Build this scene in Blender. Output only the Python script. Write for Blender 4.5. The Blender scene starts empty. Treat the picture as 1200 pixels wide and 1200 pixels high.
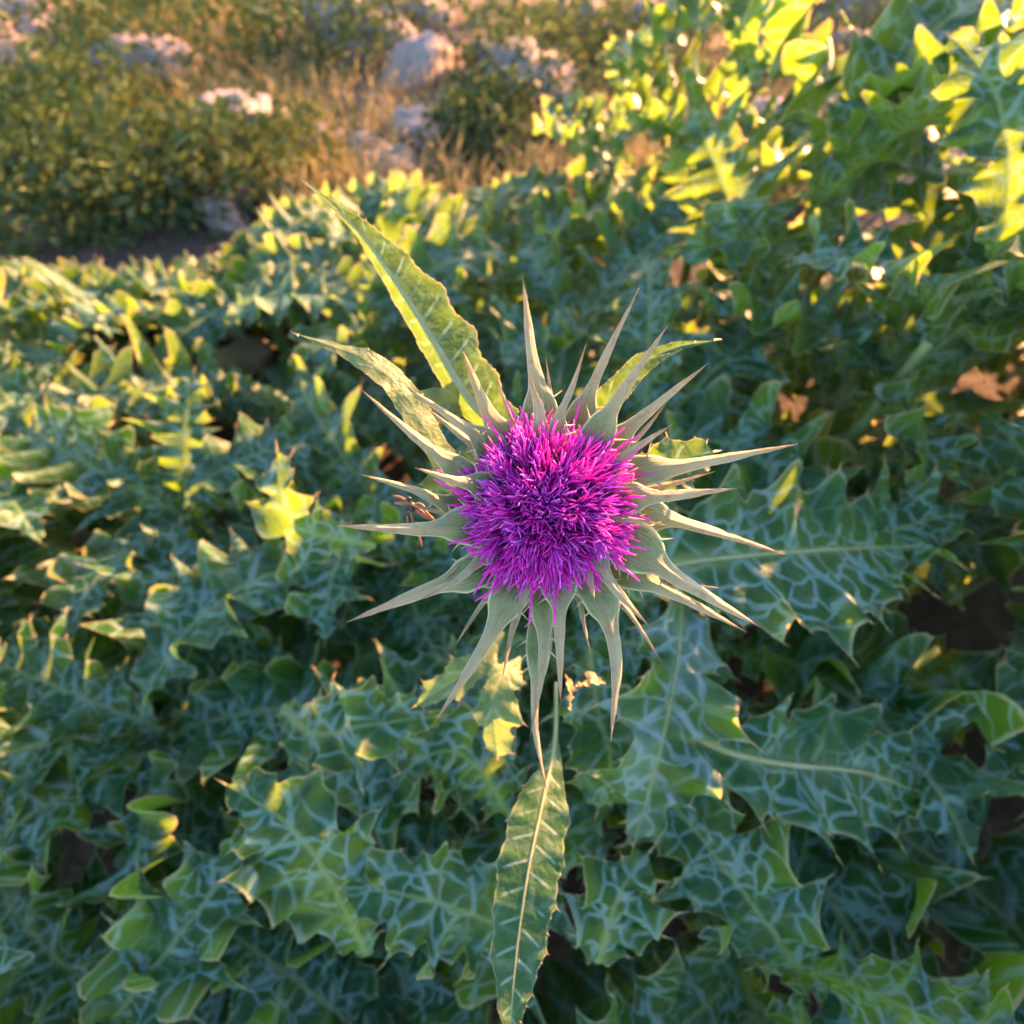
import bpy, bmesh, math, random
from mathutils import Vector, Matrix, noise, Quaternion

random.seed(11)
SC = bpy.context.scene
COL = SC.collection
R = math.radians

# ------------------------------------------------------------------ camera
PITCH = R(57.0)                       # looking down at the flower
CAM = Vector((0.0, 0.0, 0.85))
FWD = Vector((0, math.cos(PITCH), -math.sin(PITCH)))
RIGHT = Vector((1, 0, 0))
UP = RIGHT.cross(FWD)
FPX = 686.0                           # focal length in pixels of the 1200 px photograph
cam = bpy.data.cameras.new('camera')
cam.sensor_width = 36.0
cam.lens = FPX / 1200.0 * 36.0
cam.clip_start = 0.01
cam.clip_end = 400.0
cam.dof.use_dof = True
cam.dof.focus_distance = 0.183
cam.dof.aperture_fstop = cam.lens / 2.4
camo = bpy.data.objects.new('camera', cam)
camo.location = CAM
camo.rotation_euler = (math.pi / 2 - PITCH, 0, 0)
COL.objects.link(camo)
SC.camera = camo

def P(x, y, d):
    """photograph pixel + depth along the view axis -> world point"""
    return CAM + FWD * d + RIGHT * ((x - 600) / FPX * d) + UP * (-(y - 600) / FPX * d)

def proj(p):
    v = p - CAM
    d = v.dot(FWD)
    if d < 1e-4:
        return None
    return 600 + v.dot(RIGHT) / d * FPX, 600 - v.dot(UP) / d * FPX, d

# ------------------------------------------------------------------ light
SUN_EL, SUN_AZ = R(14.0), R(38.0)     # low evening sun, behind the flower to the right
w = bpy.data.worlds.new('World')
SC.world = w
w.use_nodes = True
nt = w.node_tree
sky = nt.nodes.new('ShaderNodeTexSky')
sky.sky_type = 'NISHITA'
sky.sun_disc = False
sky.sun_elevation = SUN_EL
sky.sun_rotation = SUN_AZ
sky.air_density = 1.0
sky.dust_density = 0.6
sky.ozone_density = 1.6
bg = nt.nodes['Background']
bg.inputs['Strength'].default_value = 0.10
nt.links.new(sky.outputs[0], bg.inputs['Color'])

sl = bpy.data.lights.new('sun', 'SUN')
sl.energy = 5.0
sl.angle = R(0.6)
sl.color = (1.0, 0.46, 0.19)
so = bpy.data.objects.new('sun', sl)
SUNV = Vector((math.sin(SUN_AZ) * math.cos(SUN_EL), math.cos(SUN_AZ) * math.cos(SUN_EL), math.sin(SUN_EL)))
so.rotation_euler = SUNV.to_track_quat('Z', 'Y').to_euler()
so.location = (2, 3, 3)
COL.objects.link(so)

SC.render.engine = 'CYCLES'
SC.cycles.use_denoising = True
SC.cycles.max_bounces = 4
SC.cycles.use_adaptive_sampling = True
SC.cycles.adaptive_threshold = 0.03
SC.cycles.transmission_bounces = 4
SC.cycles.diffuse_bounces = 3
SC.view_settings.view_transform = 'Standard'
SC.view_settings.look = 'None'
SC.view_settings.gamma = 1.0
SC.view_settings.use_curve_mapping = False
SC.view_settings.exposure = 3.05

# ------------------------------------------------------------------ helpers
def lerp(a, b, t):
    return a + (b - a) * t

def sstep(a, b, x):
    t = max(0.0, min(1.0, (x - a) / (b - a)))
    return t * t * (3 - 2 * t)

def prof(pts, t):
    for (a, va), (b, vb) in zip(pts, pts[1:]):
        if t <= b:
            return lerp(va, vb, sstep(a, b, t) * 0.5 + 0.5 * (t - a) / (b - a))
    return pts[-1][1]

def spline(pts, n):
    """Catmull-Rom through pts, resampled by length to n points"""
    q = [pts[0] * 2 - pts[1]] + list(pts) + [pts[-1] * 2 - pts[-2]]
    dense = []
    for i in range(1, len(q) - 2):
        for k in range(24):
            t = k / 24
            a, b, c, d = q[i - 1], q[i], q[i + 1], q[i + 2]
            dense.append(0.5 * ((2 * b) + (c - a) * t + (2 * a - 5 * b + 4 * c - d) * t * t
                                + (3 * b - a - 3 * c + d) * t ** 3))
    dense.append(pts[-1].copy())
    L = [0.0]
    for a, b in zip(dense, dense[1:]):
        L.append(L[-1] + (b - a).length)
    out, j = [], 0
    for i in range(n):
        s = L[-1] * i / (n - 1)
        while j < len(L) - 2 and L[j + 1] < s:
            j += 1
        f = (s - L[j]) / max(1e-9, L[j + 1] - L[j])
        out.append(dense[j].lerp(dense[j + 1], min(1, f)))
    return out, L[-1]

class Geo:
    """vertex / face collector with float vertex attributes and per-vertex uv"""
    def __init__(self, *attrs):
        self.v, self.f, self.uv = [], [], []
        self.a = {k: [] for k in attrs}

    def add(self, p, uv=(0, 0), **kw):
        self.v.append(p)
        self.uv.append(uv)
        for k in self.a:
            self.a[k].append(kw.get(k, 0.0))
        return len(self.v) - 1

    def tube(self, pts, rad, sides=4, **kw):
        """tapered round thread; rad is a list of radii, attributes may be functions of t"""
        rings = []
        n = len(pts)
        ref = Vector((0.31, 0.77, 0.55))
        for i, p in enumerate(pts):
            T = (pts[min(n - 1, i + 1)] - pts[max(0, i - 1)]).normalized()
            A = T.cross(ref)
            if A.length < 1e-4:
                A = T.cross(Vector((1, 0, 0)))
            A.normalize()
            B = T.cross(A)
            t = i / (n - 1)
            kk = {k: (f(t) if callable(f) else f) for k, f in kw.items()}
            rings.append([self.add(p + (A * math.cos(2 * math.pi * j / sides) + B * math.sin(2 * math.pi * j / sides)) * rad[i],
                                   (t, j / sides), **kk) for j in range(sides)])
        for r0, r1 in zip(rings, rings[1:]):
            for j in range(sides):
                self.f.append((r0[j], r0[(j + 1) % sides], r1[(j + 1) % sides], r1[j]))
        self.f.append(tuple(reversed(rings[0])))
        self.f.append(tuple(rings[-1]))

    def cone(self, p, d, r, **kw):
        T = d.normalized()
        A = T.orthogonal().normalized()
        B = T.cross(A)
        b = [self.add(p + (A * math.cos(2.094 * j) + B * math.sin(2.094 * j)) * r, **kw) for j in range(3)]
        t = self.add(p + d, **kw)
        for j in range(3):
            self.f.append((b[j], b[(j + 1) % 3], t))

    def mesh(self, name, mat, offset=None, smooth=True):
        me = bpy.data.meshes.new(name)
        vs = [v - offset for v in self.v] if offset is not None else self.v
        me.from_pydata(vs, [], self.f)
        if smooth:
            me.polygons.foreach_set('use_smooth', [True] * len(me.polygons))
        uvl = me.uv_layers.new(name='UVMap')
        idx = [0] * len(me.loops)
        me.loops.foreach_get('vertex_index', idx)
        flat = []
        for i in idx:
            flat.extend(self.uv[i])
        uvl.data.foreach_set('uv', flat)
        for k, vals in self.a.items():
            at = me.attributes.new(k, 'FLOAT', 'POINT')
            at.data.foreach_set('value', vals)
        me.materials.append(mat)
        me.update()
        return me

def link(name, me, parent=None, matrix=None, **props):
    o = bpy.data.objects.new(name, me)
    COL.objects.link(o)
    if parent is not None:
        o.parent = parent
    if matrix is not None:
        o.matrix_local = matrix
    for k, v in props.items():
        o[k] = v
    return o

def thing(name, loc, label, cat, group=None):
    o = bpy.data.objects.new(name, None)
    o.empty_display_size = 0.02
    COL.objects.link(o)
    o.location = loc
    o['label'] = label
    o['category'] = cat
    if group:
        o['group'] = group
    return o

# ------------------------------------------------------------------ materials
class N:
    def __init__(self, name):
        self.m = bpy.data.materials.new(name)
        self.m.use_nodes = True
        self.t = self.m.node_tree
        for n in list(self.t.nodes):
            self.t.nodes.remove(n)
        self.out = self.n('ShaderNodeOutputMaterial')

    def n(self, typ, **kw):
        x = self.t.nodes.new(typ)
        for k, v in kw.items():
            setattr(x, k, v)
        return x

    def set(self, node, **kw):
        for k, v in kw.items():
            k = k.replace('_', ' ')
            s = node.inputs[int(k)] if k.isdigit() else node.inputs[k]
            self.plug(s, v)
        return node

    def plug(self, sock, v):
        if isinstance(v, bpy.types.NodeSocket):
            self.t.links.new(v, sock)
        elif isinstance(v, (tuple, list)) and sock.type == 'RGBA' and len(v) == 3:
            sock.default_value = (*v, 1)
        else:
            sock.default_value = v

    def math(self, op, a, b=0.0, c=None, clamp=False):
        x = self.n('ShaderNodeMath', operation=op)
        x.use_clamp = clamp
        self.plug(x.inputs[0], a)
        self.plug(x.inputs[1], b)
        if c is not None:
            self.plug(x.inputs[2], c)
        return x.outputs[0]

    def mix(self, f, a, b):
        x = self.n('ShaderNodeMix', data_type='RGBA')
        self.plug(x.inputs['Factor'], f)
        self.plug(x.inputs['A'], a)
        self.plug(x.inputs['B'], b)
        return next(o for o in x.outputs if o.type == 'RGBA')

    def attr(self, name):
        return self.n('ShaderNodeAttribute', attribute_name=name).outputs['Fac']

    def step(self, v, a, b, lo=0.0, hi=1.0):
        x = self.n('ShaderNodeMapRange', interpolation_type='SMOOTHSTEP')
        self.plug(x.inputs['Value'], v)
        x.inputs['From Min'].default_value = a
        x.inputs['From Max'].default_value = b
        x.inputs['To Min'].default_value = lo
        x.inputs['To Max'].default_value = hi
        return x.outputs['Result']

    def noise(self, vec, scale, detail=3.0, rough=0.55, dim='3D'):
        x = self.n('ShaderNodeTexNoise', noise_dimensions=dim)
        if vec is not None:
            self.plug(x.inputs['Vector'], vec)
        x.inputs['Scale'].default_value = scale
        x.inputs['Detail'].default_value = detail
        x.inputs['Roughness'].default_value = rough
        return x

    def shade(self, col, rough=0.5, trans=None, tfac=0.3, normal=None, spec=0.5, sheen=None):
        b = self.n('ShaderNodeBsdfPrincipled')
        self.plug(b.inputs['Base Color'], col)
        self.plug(b.inputs['Roughness'], rough)
        b.inputs['Specular IOR Level'].default_value = spec
        if normal is not None:
            self.plug(b.inputs['Normal'], normal)
        if trans is None:
            self.t.links.new(b.outputs[0], self.out.inputs['Surface'])
        else:
            tr = self.n('ShaderNodeBsdfTranslucent')
            self.plug(tr.inputs['Color'], trans)
            if normal is not None:
                self.plug(tr.inputs['Normal'], normal)
            mx = self.n('ShaderNodeMixShader')
            self.plug(mx.inputs[0], tfac)
            self.t.links.new(b.outputs[0], mx.inputs[1])
            self.t.links.new(tr.outputs[0], mx.inputs[2])
            self.t.links.new(mx.outputs[0], self.out.inputs['Surface'])
        return self.m

def leaf_material(name, marble, silver, dark, mid, vein, lat_lo, lat_hi, backlit, rough=0.40):
    M = N(name)
    uv = M.n('ShaderNodeUVMap', uv_map='UVMap').outputs['UV']
    rnd = M.n('ShaderNodeObjectInfo').outputs['Random']
    off = M.n('ShaderNodeCombineXYZ')
    M.plug(off.inputs[0], M.math('MULTIPLY', rnd, 7.0))
    add = M.n('ShaderNodeVectorMath', operation='ADD')
    M.plug(add.inputs[0], uv)
    M.plug(add.inputs[1], off.outputs[0])
    uvr = add.outputs[0]
    n1 = M.noise(uvr, 55.0, 1.0, 0.5, '2D')
    ds = M.n('ShaderNodeVectorMath', operation='SCALE')
    sub = M.n('ShaderNodeVectorMath', operation='SUBTRACT')
    M.plug(sub.inputs[0], n1.outputs['Color'])
    sub.inputs[1].default_value = (0.5, 0.5, 0.5)
    M.plug(ds.inputs[0], sub.outputs[0])
    ds.inputs['Scale'].default_value = 0.016
    add2 = M.n('ShaderNodeVectorMath', operation='ADD')
    M.plug(add2.inputs[0], uvr)
    M.plug(add2.inputs[1], ds.outputs[0])
    vo = M.n('ShaderNodeTexVoronoi', feature='DISTANCE_TO_EDGE', voronoi_dimensions='2D')
    M.plug(vo.inputs['Vector'], add2.outputs[0])
    vo.inputs['Scale'].default_value = 62.0
    net = M.step(vo.outputs['Distance'], 0.035, 0.10, 1.0, 0.0)
    net2 = M.step(vo.outputs['Distance'], 0.08, 0.30, 0.28, 0.0)
    pat = M.step(n1.outputs['Fac'], 0.42, 0.62)
    net = M.math('ADD', net, M.math('MULTIPLY', net2, pat), clamp=True)
    patch = M.noise(uvr, 17.0, 1.0, 0.5, '2D').outputs['Fac']
    if silver:
        net = M.math('ADD', net, M.math('MULTIPLY', M.step(patch, 0.40, 0.58), silver), clamp=True)
    net = M.math('MULTIPLY', net, M.step(patch, 0.34, 0.56, 0.30, marble) if marble > 0.5 else marble)
    lat = M.attr('lat')
    pp = M.math('PINGPONG', lat, 0.5)
    latv = M.step(pp, lat_lo, lat_hi, 1.0, 0.0)
    ss = M.attr('ss')
    latv = M.math('MULTIPLY', latv, M.step(ss, 0.62, 0.86, 1.0, 0.0))
    latv = M.math('MULTIPLY', latv, M.step(n1.outputs['Fac'], 0.30, 0.5, 0.35, 1.0))
    rib = M.attr('rib')
    edge = M.step(ss, 0.93, 1.0)
    spine = M.step(ss, 1.05, 1.2)
    veins = M.math('MAXIMUM', net, latv, clamp=True)
    fine = M.noise(uvr, 230.0, 2.0, 0.55, '2D')
    base = M.mix(M.step(fine.outputs['Fac'], 0.3, 0.7), dark, mid)
    hue = M.mix(rnd, (0.85, 1.05, 0.9), (1.15, 1.0, 1.05))
    mm = M.n('ShaderNodeMix', data_type='RGBA', blend_type='MULTIPLY')
    mm.inputs['Factor'].default_value = 1.0
    M.plug(mm.inputs['A'], base)
    M.plug(mm.inputs['B'], hue)
    base = next(o for o in mm.outputs if o.type == 'RGBA')
    c = M.mix(M.math('MULTIPLY', veins, 0.95), base, vein)
    c = M.mix(M.math('MULTIPLY', edge, 0.8), c, (0.30, 0.32, 0.19))
    c = M.mix(M.math('MULTIPLY', rib, 0.9), c, (0.22, 0.28, 0.12))
    c = M.mix(spine, c, (0.62, 0.44, 0.24))
    bl = M.mix(veins, backlit, (0.22, 0.34, 0.08))
    bl = M.mix(edge, bl, (0.55, 0.42, 0.20))
    bump = M.n('ShaderNodeBump')
    bump.inputs['Strength'].default_value = 0.5
    bump.inputs['Distance'].default_value = 0.0016
    M.plug(bump.inputs['Height'], fine.outputs['Fac'])
    return M.shade(c, M.math('ADD', rough, M.math('MULTIPLY', fine.outputs['Fac'], 0.16)), bl, 0.46, bump.outputs[0], 0.4)

MAT_LEAF = leaf_material('marbled_leaf', 1.0, 0.0, (0.007, 0.045, 0.012), (0.016, 0.082, 0.022), (0.165, 0.285, 0.255),
                         0.025, 0.09, (0.23, 0.37, 0.015))
MAT_SILVER = leaf_material('silvery_leaf', 1.0, 0.30, (0.007, 0.045, 0.012), (0.016, 0.082, 0.022), (0.21, 0.31, 0.33),
                           0.025, 0.09, (0.23, 0.37, 0.015))
MAT_PALELEAF = leaf_material('pale_stem_leaf', 0.15, 0.0, (0.13, 0.18, 0.06), (0.20, 0.23, 0.10), (0.36, 0.38, 0.24),
                             0.03, 0.07, (0.24, 0.34, 0.05))
MAT_STEMLEAF = leaf_material('stem_leaf', 0.22, 0.0, (0.035, 0.090, 0.028), (0.055, 0.125, 0.038), (0.28, 0.36, 0.26),
                             0.04, 0.085, (0.14, 0.23, 0.015))

def bract_material():
    M = N('bract')
    uv = M.n('ShaderNodeTexCoord').outputs['Object']
    t, ss = M.attr('tt'), M.attr('ss')
    big = M.noise(uv, 130.0, 3.0).outputs['Fac']
    fine = M.noise(uv, 900.0, 4.0).outputs['Fac']
    g = M.mix(M.step(big, 0.35, 0.65), (0.110, 0.165, 0.038), (0.195, 0.235, 0.075))
    g = M.mix(M.step(t, 0.25, 0.62), g, (0.44, 0.36, 0.21))
    blot = M.math('MULTIPLY', M.step(M.noise(uv, 260.0, 4.0).outputs['Fac'], 0.54, 0.68), M.step(t, 0.28, 0.5))
    g = M.mix(M.math('MULTIPLY', blot, 0.55), g, (0.30, 0.15, 0.12))
    g = M.mix(M.math('MULTIPLY', M.step(t, 0.62, 0.93), 0.9), g, (0.62, 0.34, 0.18))
    sp = M.n('ShaderNodeSeparateXYZ')
    M.plug(sp.inputs[0], M.n('ShaderNodeUVMap', uv_map='UVMap').outputs['UV'])
    cb = M.n('ShaderNodeCombineXYZ')
    M.plug(cb.inputs[0], M.math('MULTIPLY', sp.outputs[0], 2.2))
    M.plug(cb.inputs[1], M.math('MULTIPLY', sp.outputs[1], 9.0))
    M.plug(cb.inputs[2], M.math('MULTIPLY', M.n('ShaderNodeObjectInfo').outputs['Random'], 30.0))
    stri = M.noise(cb.outputs[0], 1.6, 3.0).outputs['Fac']
    g = M.mix(M.math('MULTIPLY', M.step(stri, 0.5, 0.66), 0.40), g, (0.40, 0.38, 0.23))
    g = M.mix(M.math('MULTIPLY', M.step(stri, 0.42, 0.30), 0.35), g, (0.07, 0.10, 0.03))
    g = M.mix(M.math('MULTIPLY', M.step(ss, 0.82, 0.94), 0.85), g, (0.62, 0.58, 0.36))
    g = M.mix(M.step(ss, 1.05, 1.2), g, (0.62, 0.45, 0.25))
    g = M.mix(M.math('MULTIPLY', M.step(fine, 0.45, 0.75), 0.25), g, (0.42, 0.42, 0.28))
    bump = M.n('ShaderNodeBump')
    bump.inputs['Strength'].default_value = 0.5
    bump.inputs['Distance'].default_value = 0.0007
    M.plug(bump.inputs['Height'], M.math('ADD', M.math('MULTIPLY', fine, .5), stri))
    return M.shade(g, 0.5, M.mix(0.5, g, (0.40, 0.42, 0.08)), 0.24, bump.outputs[0], 0.4)

MAT_BRACT = bract_material()

def floret_material():
    M = N('floret')
    t, r = M.attr('tt'), M.attr('rnd')
    c = M.mix(t, (0.62, 0.016, 0.48), (0.90, 0.060, 0.66))
    c = M.mix(M.step(r, 0.45, 1.0), c, (0.72, 0.14, 0.84))
    c = M.mix(M.step(M.attr('sty'), 0.4, 0.6), c, (0.78, 0.25, 0.80))
    tr = M.mix(r, (0.95, 0.03, 0.50), (0.88, 0.07, 0.72))
    return M.shade(c, 0.42, tr, 0.42, None, 0.35)

MAT_FLORET = floret_material()

def simple_material(name, c1, c2, scale, rough=0.8, bump=0.3, dist=0.002, trans=None):
    M = N(name)
    co = M.n('ShaderNodeTexCoord').outputs['Object']
    n1 = M.noise(co, scale, 5.0, 0.6).outputs['Fac']
    n2 = M.noise(co, scale * 6, 4.0, 0.6).outputs['Fac']
    c = M.mix(M.step(n1, 0.32, 0.68), c1, c2)
    c = M.mix(M.math('MULTIPLY', M.step(n2, 0.5, 0.75), 0.35), c, tuple(min(1, x * 1.5) for x in c2))
    b = M.n('ShaderNodeBump')
    b.inputs['Strength'].default_value = bump
    b.inputs['Distance'].default_value = dist
    M.plug(b.inputs['Height'], M.math('ADD', n1, M.math('MULTIPLY', n2, 0.5)))
    return M.shade(c, rough, trans, 0.3, b.outputs[0], 0.3)

MAT_GLINTLEAF = simple_material('sun_glint_leaf', (0.42, 0.28, 0.12), (0.55, 0.36, 0.16), 300, 0.6, 0.2, 0.0004, (0.6, 0.38, 0.12))  # straw colour that gives leaf bits a painted sunlit look
MAT_RIB = simple_material('midrib', (0.30, 0.32, 0.15), (0.38, 0.38, 0.20), 90, 0.5, 0.2, 0.0004, (0.4, 0.38, 0.12))
MAT_STEM = simple_material('stem', (0.13, 0.19, 0.07), (0.22, 0.27, 0.11), 60, 0.6)
MAT_CUP = simple_material('involucre', (0.07, 0.09, 0.04), (0.15, 0.15, 0.08), 150, 0.6, 0.3, 0.0006)
def soil_material():
    M = N('soil')
    co = M.n('ShaderNodeTexCoord').outputs['Object']
    n1 = M.noise(co, 3.0, 5.0, 0.6).outputs['Fac']
    n2 = M.noise(co, 22.0, 4.0, 0.6).outputs['Fac']
    c = M.mix(M.step(n1, 0.32, 0.68), (0.16, 0.10, 0.075), (0.29, 0.195, 0.150))
    c = M.mix(M.math('MULTIPLY', M.step(n2, 0.5, 0.75), 0.35), c, (0.40, 0.28, 0.22))
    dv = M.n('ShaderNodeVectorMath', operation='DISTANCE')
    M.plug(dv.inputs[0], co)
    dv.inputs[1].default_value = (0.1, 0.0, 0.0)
    humus_shade = M.step(M.math('ADD', dv.outputs['Value'], M.math('MULTIPLY', n1, 0.5)), 1.9, 2.3, 0.9, 0.0)  # dark litter under the plants, spread wider to paint shade over a sunlit gap
    c = M.mix(humus_shade, c, (0.035, 0.025, 0.018))
    b = M.n('ShaderNodeBump')
    b.inputs['Strength'].default_value = 0.8
    b.inputs['Distance'].default_value = 0.03
    M.plug(b.inputs['Height'], M.math('ADD', n1, M.math('MULTIPLY', n2, 0.5)))
    return M.shade(c, 0.95, None, 0.3, b.outputs[0], 0.3)

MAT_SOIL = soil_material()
MAT_STONE = simple_material('stone', (0.22, 0.17, 0.155), (0.36, 0.29, 0.265), 9.0, 0.85, 0.6, 0.01)
MAT_DRY = simple_material('dry_grass', (0.24, 0.19, 0.09), (0.36, 0.29, 0.15), 20, 0.8, 0.1, 0.001, (0.4, 0.32, 0.13))
MAT_GRASS = simple_material('green_grass', (0.06, 0.10, 0.025), (0.12, 0.15, 0.045), 20, 0.7, 0.1, 0.001, (0.22, 0.25, 0.04))
MAT_SHRUB = simple_material('shrub_leaf', (0.035, 0.065, 0.022), (0.07, 0.10, 0.035), 12, 0.6, 0.1, 0.001, (0.14, 0.18, 0.03))
MAT_INSECT = simple_material('insect_shell', (0.20, 0.07, 0.035), (0.34, 0.13, 0.06), 700, 0.45, 0.1, 0.0002)
MAT_EYE = simple_material('insect_dark', (0.02, 0.014, 0.012), (0.05, 0.035, 0.03), 900, 0.35, 0.1, 0.0002)

# ------------------------------------------------------------------ setting: ground
def ground_z(x, y):
    return 0.05 * noise.noise(Vector((x * 0.5, y * 0.5, 1.3))) + 0.02 * noise.noise(Vector((x * 2.3, y * 2.3, 4.0)))

g = Geo()
nx = 90
xs = [math.copysign(abs(i / nx * 2 - 1) ** 2.6 * 150, i / nx * 2 - 1) for i in range(nx + 1)]
for j in range(nx + 1):
    for i in range(nx + 1):
        x, y = xs[i], xs[j] + 2.0
        g.add(Vector((x, y, ground_z(x, y))), (x, y))
for j in range(nx):
    for i in range(nx):
        a = j * (nx + 1) + i
        g.f.append((a, a + 1, a + nx + 2, a + nx + 1))
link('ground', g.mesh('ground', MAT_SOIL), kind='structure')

# ------------------------------------------------------------------ leaves
SVALS = [0, 0.08, 0.27, 0.48, 0.68, 0.84, 0.94, 1.0]

def tri(x):
    f = x - math.floor(x)
    return 1 - abs(2 * f - 1)

def leaf_geo(pts, normal, wl, wr, lobes, depth, ruffle, fold, rng, nT=110, spine=0.006, twist=0.0, env=None,
             teeth=3, bumps=0.004, ribw=0.003, sweep=0.25, latn=1.0, tooth_amp=0.13):
    """thistle leaf along the midrib pts: spiny lobed margin, ruffled blade, spines as cones.
    normal: direction (or function of t) the upper face looks to"""
    path, L = spline(pts, nT)
    G = Geo('ss', 'lat', 'rib')
    env = env or [(0, 0.10), (0.10, 0.34), (0.32, 0.86), (0.55, 1.0), (0.78, 0.74), (0.93, 0.30), (1, 0.01)]
    seed = Vector((rng.uniform(-50, 50), rng.uniform(-50, 50), rng.uniform(-50, 50)))
    ph = {1: rng.random(), -1: rng.random()}
    rp = {1: rng.uniform(0, 6.28), -1: rng.uniform(0, 6.28)}
    lob_amp = {s: [rng.uniform(0.75, 1.15) for _ in range(lobes + 3)] for s in (1, -1)}
    rows, spines = [], []
    last = {1: -1, -1: -1}
    prevpk = {1: 0, -1: 0}
    for i in range(nT):
        t = i / (nT - 1)
        T = (path[min(nT - 1, i + 1)] - path[max(0, i - 1)]).normalized()
        nn = normal(t) if callable(normal) else normal
        nn = (nn - T * nn.dot(T)).normalized()
        if twist:
            nn = Quaternion(T, twist * t) @ nn
        S = T.cross(nn).normalized()
        row = {}
        for sd in (1, -1):
            x = t * lobes + ph[sd]
            pk = tri(x) ** 1.35
            tooth = tri(x * teeth) ** 1.4
            amp = lob_amp[sd][int(x) % len(lob_amp[sd])]
            W = wr if sd == 1 else wl
            e = prof(env, t)
            hw = W * e * ((1 - depth) + depth * pk * amp + tooth_amp * tooth)
            ruf = ruffle * (math.sin(2 * math.pi * x * 1.0 + rp[sd]) + 0.6 * math.sin(2 * math.pi * x * 1.9 + rp[sd] * 2.3))
            for k, s in enumerate(SVALS):
                if sd == -1 and k == 0:
                    continue
                lateral = s * hw
                nz = noise.noise(seed + Vector((t * L * 34, sd * lateral * 34, 0)))
                z = fold * lateral * (1 - 0.35 * s) + ruf * W * e * s ** 1.7 + bumps * nz * (0.25 + s) * min(1, e * 2)
                p = path[i] + S * (sd * lateral) + nn * z + T * (sweep * pk * W * e * s ** 1.5)
                rb = max(0.0, 1 - lateral / max(0.0006, ribw * (1.1 - t))) if k else 1.0
                row[sd * k] = G.add(p, (t * L, sd * lateral), ss=s, lat=(t * lobes * latn + ph[sd] * latn - 0.55 * s + 0.5), rib=min(1, rb * 1.6))
                if k == len(SVALS) - 1:
                    # spine at each tooth peak
                    tv = tooth
                    idx = int(math.floor(x * teeth))
                    if tv > 0.86 and last[sd] != idx and e > 0.12:
                        last[sd] = idx
                        d = (S * sd + T * rng.uniform(0.25, 0.8) + nn * rng.uniform(-0.3, 0.6)).normalized()
                        ln = spine * rng.uniform(0.6, 1.3) * (1.5 if pk > 0.75 else 0.75)
                        spines.append((p - d * 0.0008, d * ln, 0.00055 * max(0.6, spine / 0.006)))
        rows.append(row)
    ks = list(range(-(len(SVALS) - 1), len(SVALS)))
    for a, b in zip(rows, rows[1:]):
        for k0, k1 in zip(ks, ks[1:]):
            G.f.append((a[k0], a[k1], b[k1], b[k0]))
    tip = path[-1]
    G.cone(tip, (path[-1] - path[-4]).normalized() * spine * 2.0, 0.0007, ss=1.4)
    for p, d, r in spines:
        G.cone(p, d, r, ss=1.4)
    return G, path, L

# generic leaf shapes, base at the origin, growing along +Y
LEAVES = []
for k in range(26):
    rng = random.Random(100 + k)
    L = rng.uniform(0.25, 0.37)
    a = rng.uniform(0.35, 0.75)
    droop = rng.uniform(0.7, 1.7)
    yaw = rng.uniform(-0.35, 0.35)
    pts, p, n = [Vector((0, 0, 0))], Vector((0, 0, 0)), 9
    for i in range(n):
        t = i / n
        an = a - droop * t
        p = p + Vector((math.sin(yaw * t) * math.cos(an), math.cos(yaw * t) * math.cos(an), math.sin(an))) * (L / n)
        pts.append(p)
    W = L * rng.uniform(0.20, 0.28)
    G, _, _ = leaf_geo(pts, Vector((0, 0, 1)), W * rng.uniform(0.9, 1.1), W, rng.choice([5, 6, 6, 7]), rng.uniform(0.46, 0.64),
                       rng.uniform(0.22, 0.38), rng.uniform(0.15, 0.45), rng, twist=rng.uniform(-0.6, 0.6),
                       spine=rng.uniform(0.006, 0.009), tooth_amp=0.24)
    me = G.mesh('leaf', MAT_LEAF)
    LEAVES.append((me, [v.copy() for v in G.v[::9]], L))

def zmax(x, y):
    """how high the thistle canopy reaches over the ground at x, y"""
    base = 0.415 - 0.035 * sstep(0.0, -0.3, x) + 0.03 * noise.noise(Vector((x * 3, y * 3, 0)))
    right = sstep(0.06, 0.38, x) * sstep(-0.1, 0.35, y)
    far = 0.5 * sstep(0.6, 0.95, y) * sstep(0.25, -0.1, x)
    return base + 0.33 * right - 0.06 * far

def allowed(pts):
    for p in pts:
        q = proj(p)
        if p.z > zmax(p.x, p.y):
            return False
        if q and -40 < q[0] < 1240 and -40 < q[1] < 1240:
            if q[2] < 0.33:
                return False
            if q[1] < 205 + 30 * noise.noise(Vector((q[0] * 0.01, 0, 0))) and q[0] < 570:
                return False
            if 255 < q[0] < 318 and 400 < q[1] < 424 and q[2] < 1.3:
                return False
            if q[1] < 300 - 0.0 and q[0] < 330 and q[1] < 300 - (q[0] - 230) * 0.8:
                return False
    return True

def stem_geo(path, r0, r1, ridges=True):
    G = Geo('ss')
    pts, L = spline(path, 26)
    rings = []
    sides = 14
    for i, p in enumerate(pts):
        T = (pts[min(25, i + 1)] - pts[max(0, i - 1)]).normalized()
        A = T.orthogonal().normalized() if i == 0 else (A - T * A.dot(T)).normalized()
        B = T.cross(A)
        r = lerp(r0, r1, i / 25)
        rings.append([G.add(p + (A * math.cos(6.2832 * j / sides) + B * math.sin(6.2832 * j / sides)) * r * (1 + (0.10 if j % 2 else -0.06)),
                            (i / 25, j)) for j in range(sides)])
    for a, b in zip(rings, rings[1:]):
        for j in range(sides):
            G.f.append((a[j], a[(j + 1) % sides], b[(j + 1) % sides], b[j]))
    G.f.append(tuple(rings[-1]))
    return G

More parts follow.
